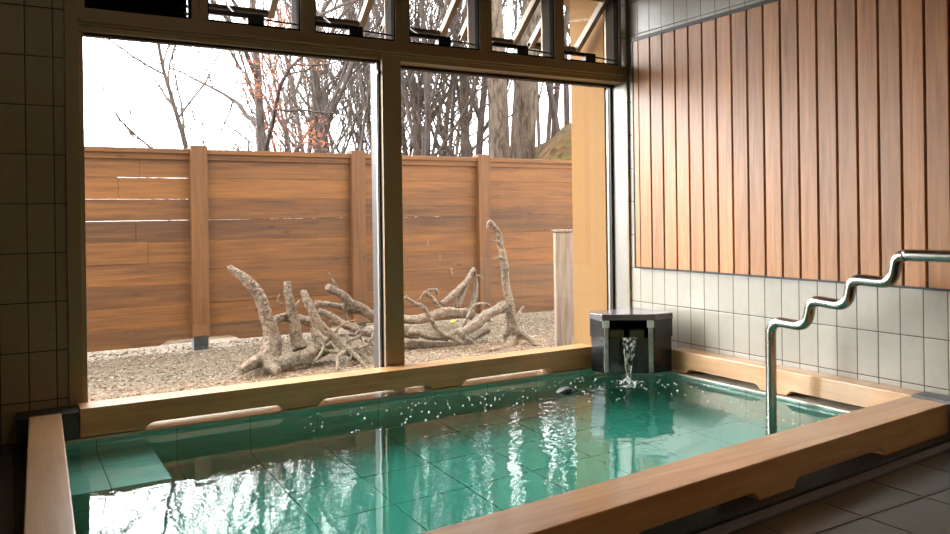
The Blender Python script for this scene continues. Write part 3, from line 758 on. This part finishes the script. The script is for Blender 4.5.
for px, Y, s, ln in ((554,11.5,.95,.10),(560,10.2,1.0,.16),(568,12.5,1.1,-.04),(548,14,.9,.2),(578,10,1.1,.02),(590,13,1.1,0)):
    plant(t_sap2, px, Y, px*.7, s, 'slender leaning tree on the leafy slope next to the yellow wall', 'slender trees on the leafy slope', lean=ln)
for px in (500, 520, 540, 484, 600, 640):
    plant(t_sap, px, 16+px % 5, px*.3, 1.2, LB, G)

# ------------------------------------------------------------------ world, lights, camera
W = bpy.data.worlds.new('overcast'); S.world = W; W.use_nodes = True; t = W.node_tree; t.nodes.clear()
o_ = t.nodes.new('ShaderNodeOutputWorld'); bg = t.nodes.new('ShaderNodeBackground'); t.links.new(bg.outputs[0], o_.inputs[0])
tc = t.nodes.new('ShaderNodeTexCoord'); dp = t.nodes.new('ShaderNodeVectorMath'); dp.operation = 'DOT_PRODUCT'
sd = Vector((-.42, .80, .43)).normalized()
t.links.new(tc.outputs['Generated'], dp.inputs[0]); dp.inputs[1].default_value = sd
def wm(op, a, b):
    x = t.nodes.new('ShaderNodeMath'); x.operation = op
    for k, v in ((0, a), (1, b)):
        if hasattr(v, 'is_output'): t.links.new(v, x.inputs[k])
        else: x.inputs[k].default_value = v
    return x.outputs[0]
lobe = wm('POWER', wm('MAXIMUM', dp.outputs['Value'], 0.0), 2.5)
dp2 = t.nodes.new('ShaderNodeVectorMath'); dp2.operation = 'DOT_PRODUCT'
t.links.new(tc.outputs['Generated'], dp2.inputs[0]); dp2.inputs[1].default_value = Vector((-.78, .60, .14)).normalized()
lobe2 = wm('POWER', wm('MAXIMUM', dp2.outputs['Value'], 0.0), 12.0)      # brighter cloud where the veiled sun stands, low at left
st_ = wm('ADD', wm('ADD', wm('MULTIPLY', lobe, 5.6), wm('MULTIPLY', lobe2, 5.2)), 2.6)
t.links.new(st_, bg.inputs['Strength']); bg.inputs['Color'].default_value = (.96, .98, 1.0, 1)

for i, (x, y) in enumerate(((-3.4,-4.4),(-1.4,-4.4),(-2.4,-2.6))):
    cl_ = thing('ceiling_lamp', (x, y, ZC), ('round ceiling lamp over the near left floor','round ceiling lamp over the near right floor','round ceiling lamp above the middle of the bath')[i], 'lamp')
    m = MB(); m.tube([(x,y,ZC-.05),(x,y,ZC-.001)], .13, 28); m.build('housing', M['clip'], cl_)
    ld = bpy.data.lights.new('bulb', 'AREA'); ld.shape = 'DISK'; ld.size = .22; ld.energy = 3.2; ld.color = (1, .80, .56)
    lo = bpy.data.objects.new('bulb', ld); C.objects.link(lo); lo.parent = cl_; lo.location = (0, 0, -.055)

cam = bpy.data.cameras.new('camera'); co = bpy.data.objects.new('camera', cam); C.objects.link(co)
cam.sensor_fit = 'HORIZONTAL'; cam.sensor_width = 36; cam.lens = FPX/950*36
cam.shift_x = 0; cam.shift_y = SY/950
cam.clip_start = .05; cam.clip_end = 300
co.matrix_world = Matrix(((rt.x, up_.x, -fw.x, CAMP.x), (rt.y, up_.y, -fw.y, CAMP.y), (rt.z, up_.z, -fw.z, CAMP.z), (0,0,0,1)))
S.camera = co
S.view_settings.view_transform = 'Standard'; S.view_settings.look = 'None'; S.view_settings.gamma = 1
S.view_settings.exposure = 1.25; S.view_settings.use_curve_mapping = False
cy = S.cycles
cy.max_bounces = 14; cy.diffuse_bounces = 5; cy.glossy_bounces = 6; cy.transmission_bounces = 8; cy.transparent_max_bounces = 24; cy.volume_bounces = 0
cy.caustics_reflective = True; cy.caustics_refractive = True; cy.blur_glossy = .5
cy.sample_clamp_indirect = 12; cy.use_denoising = True
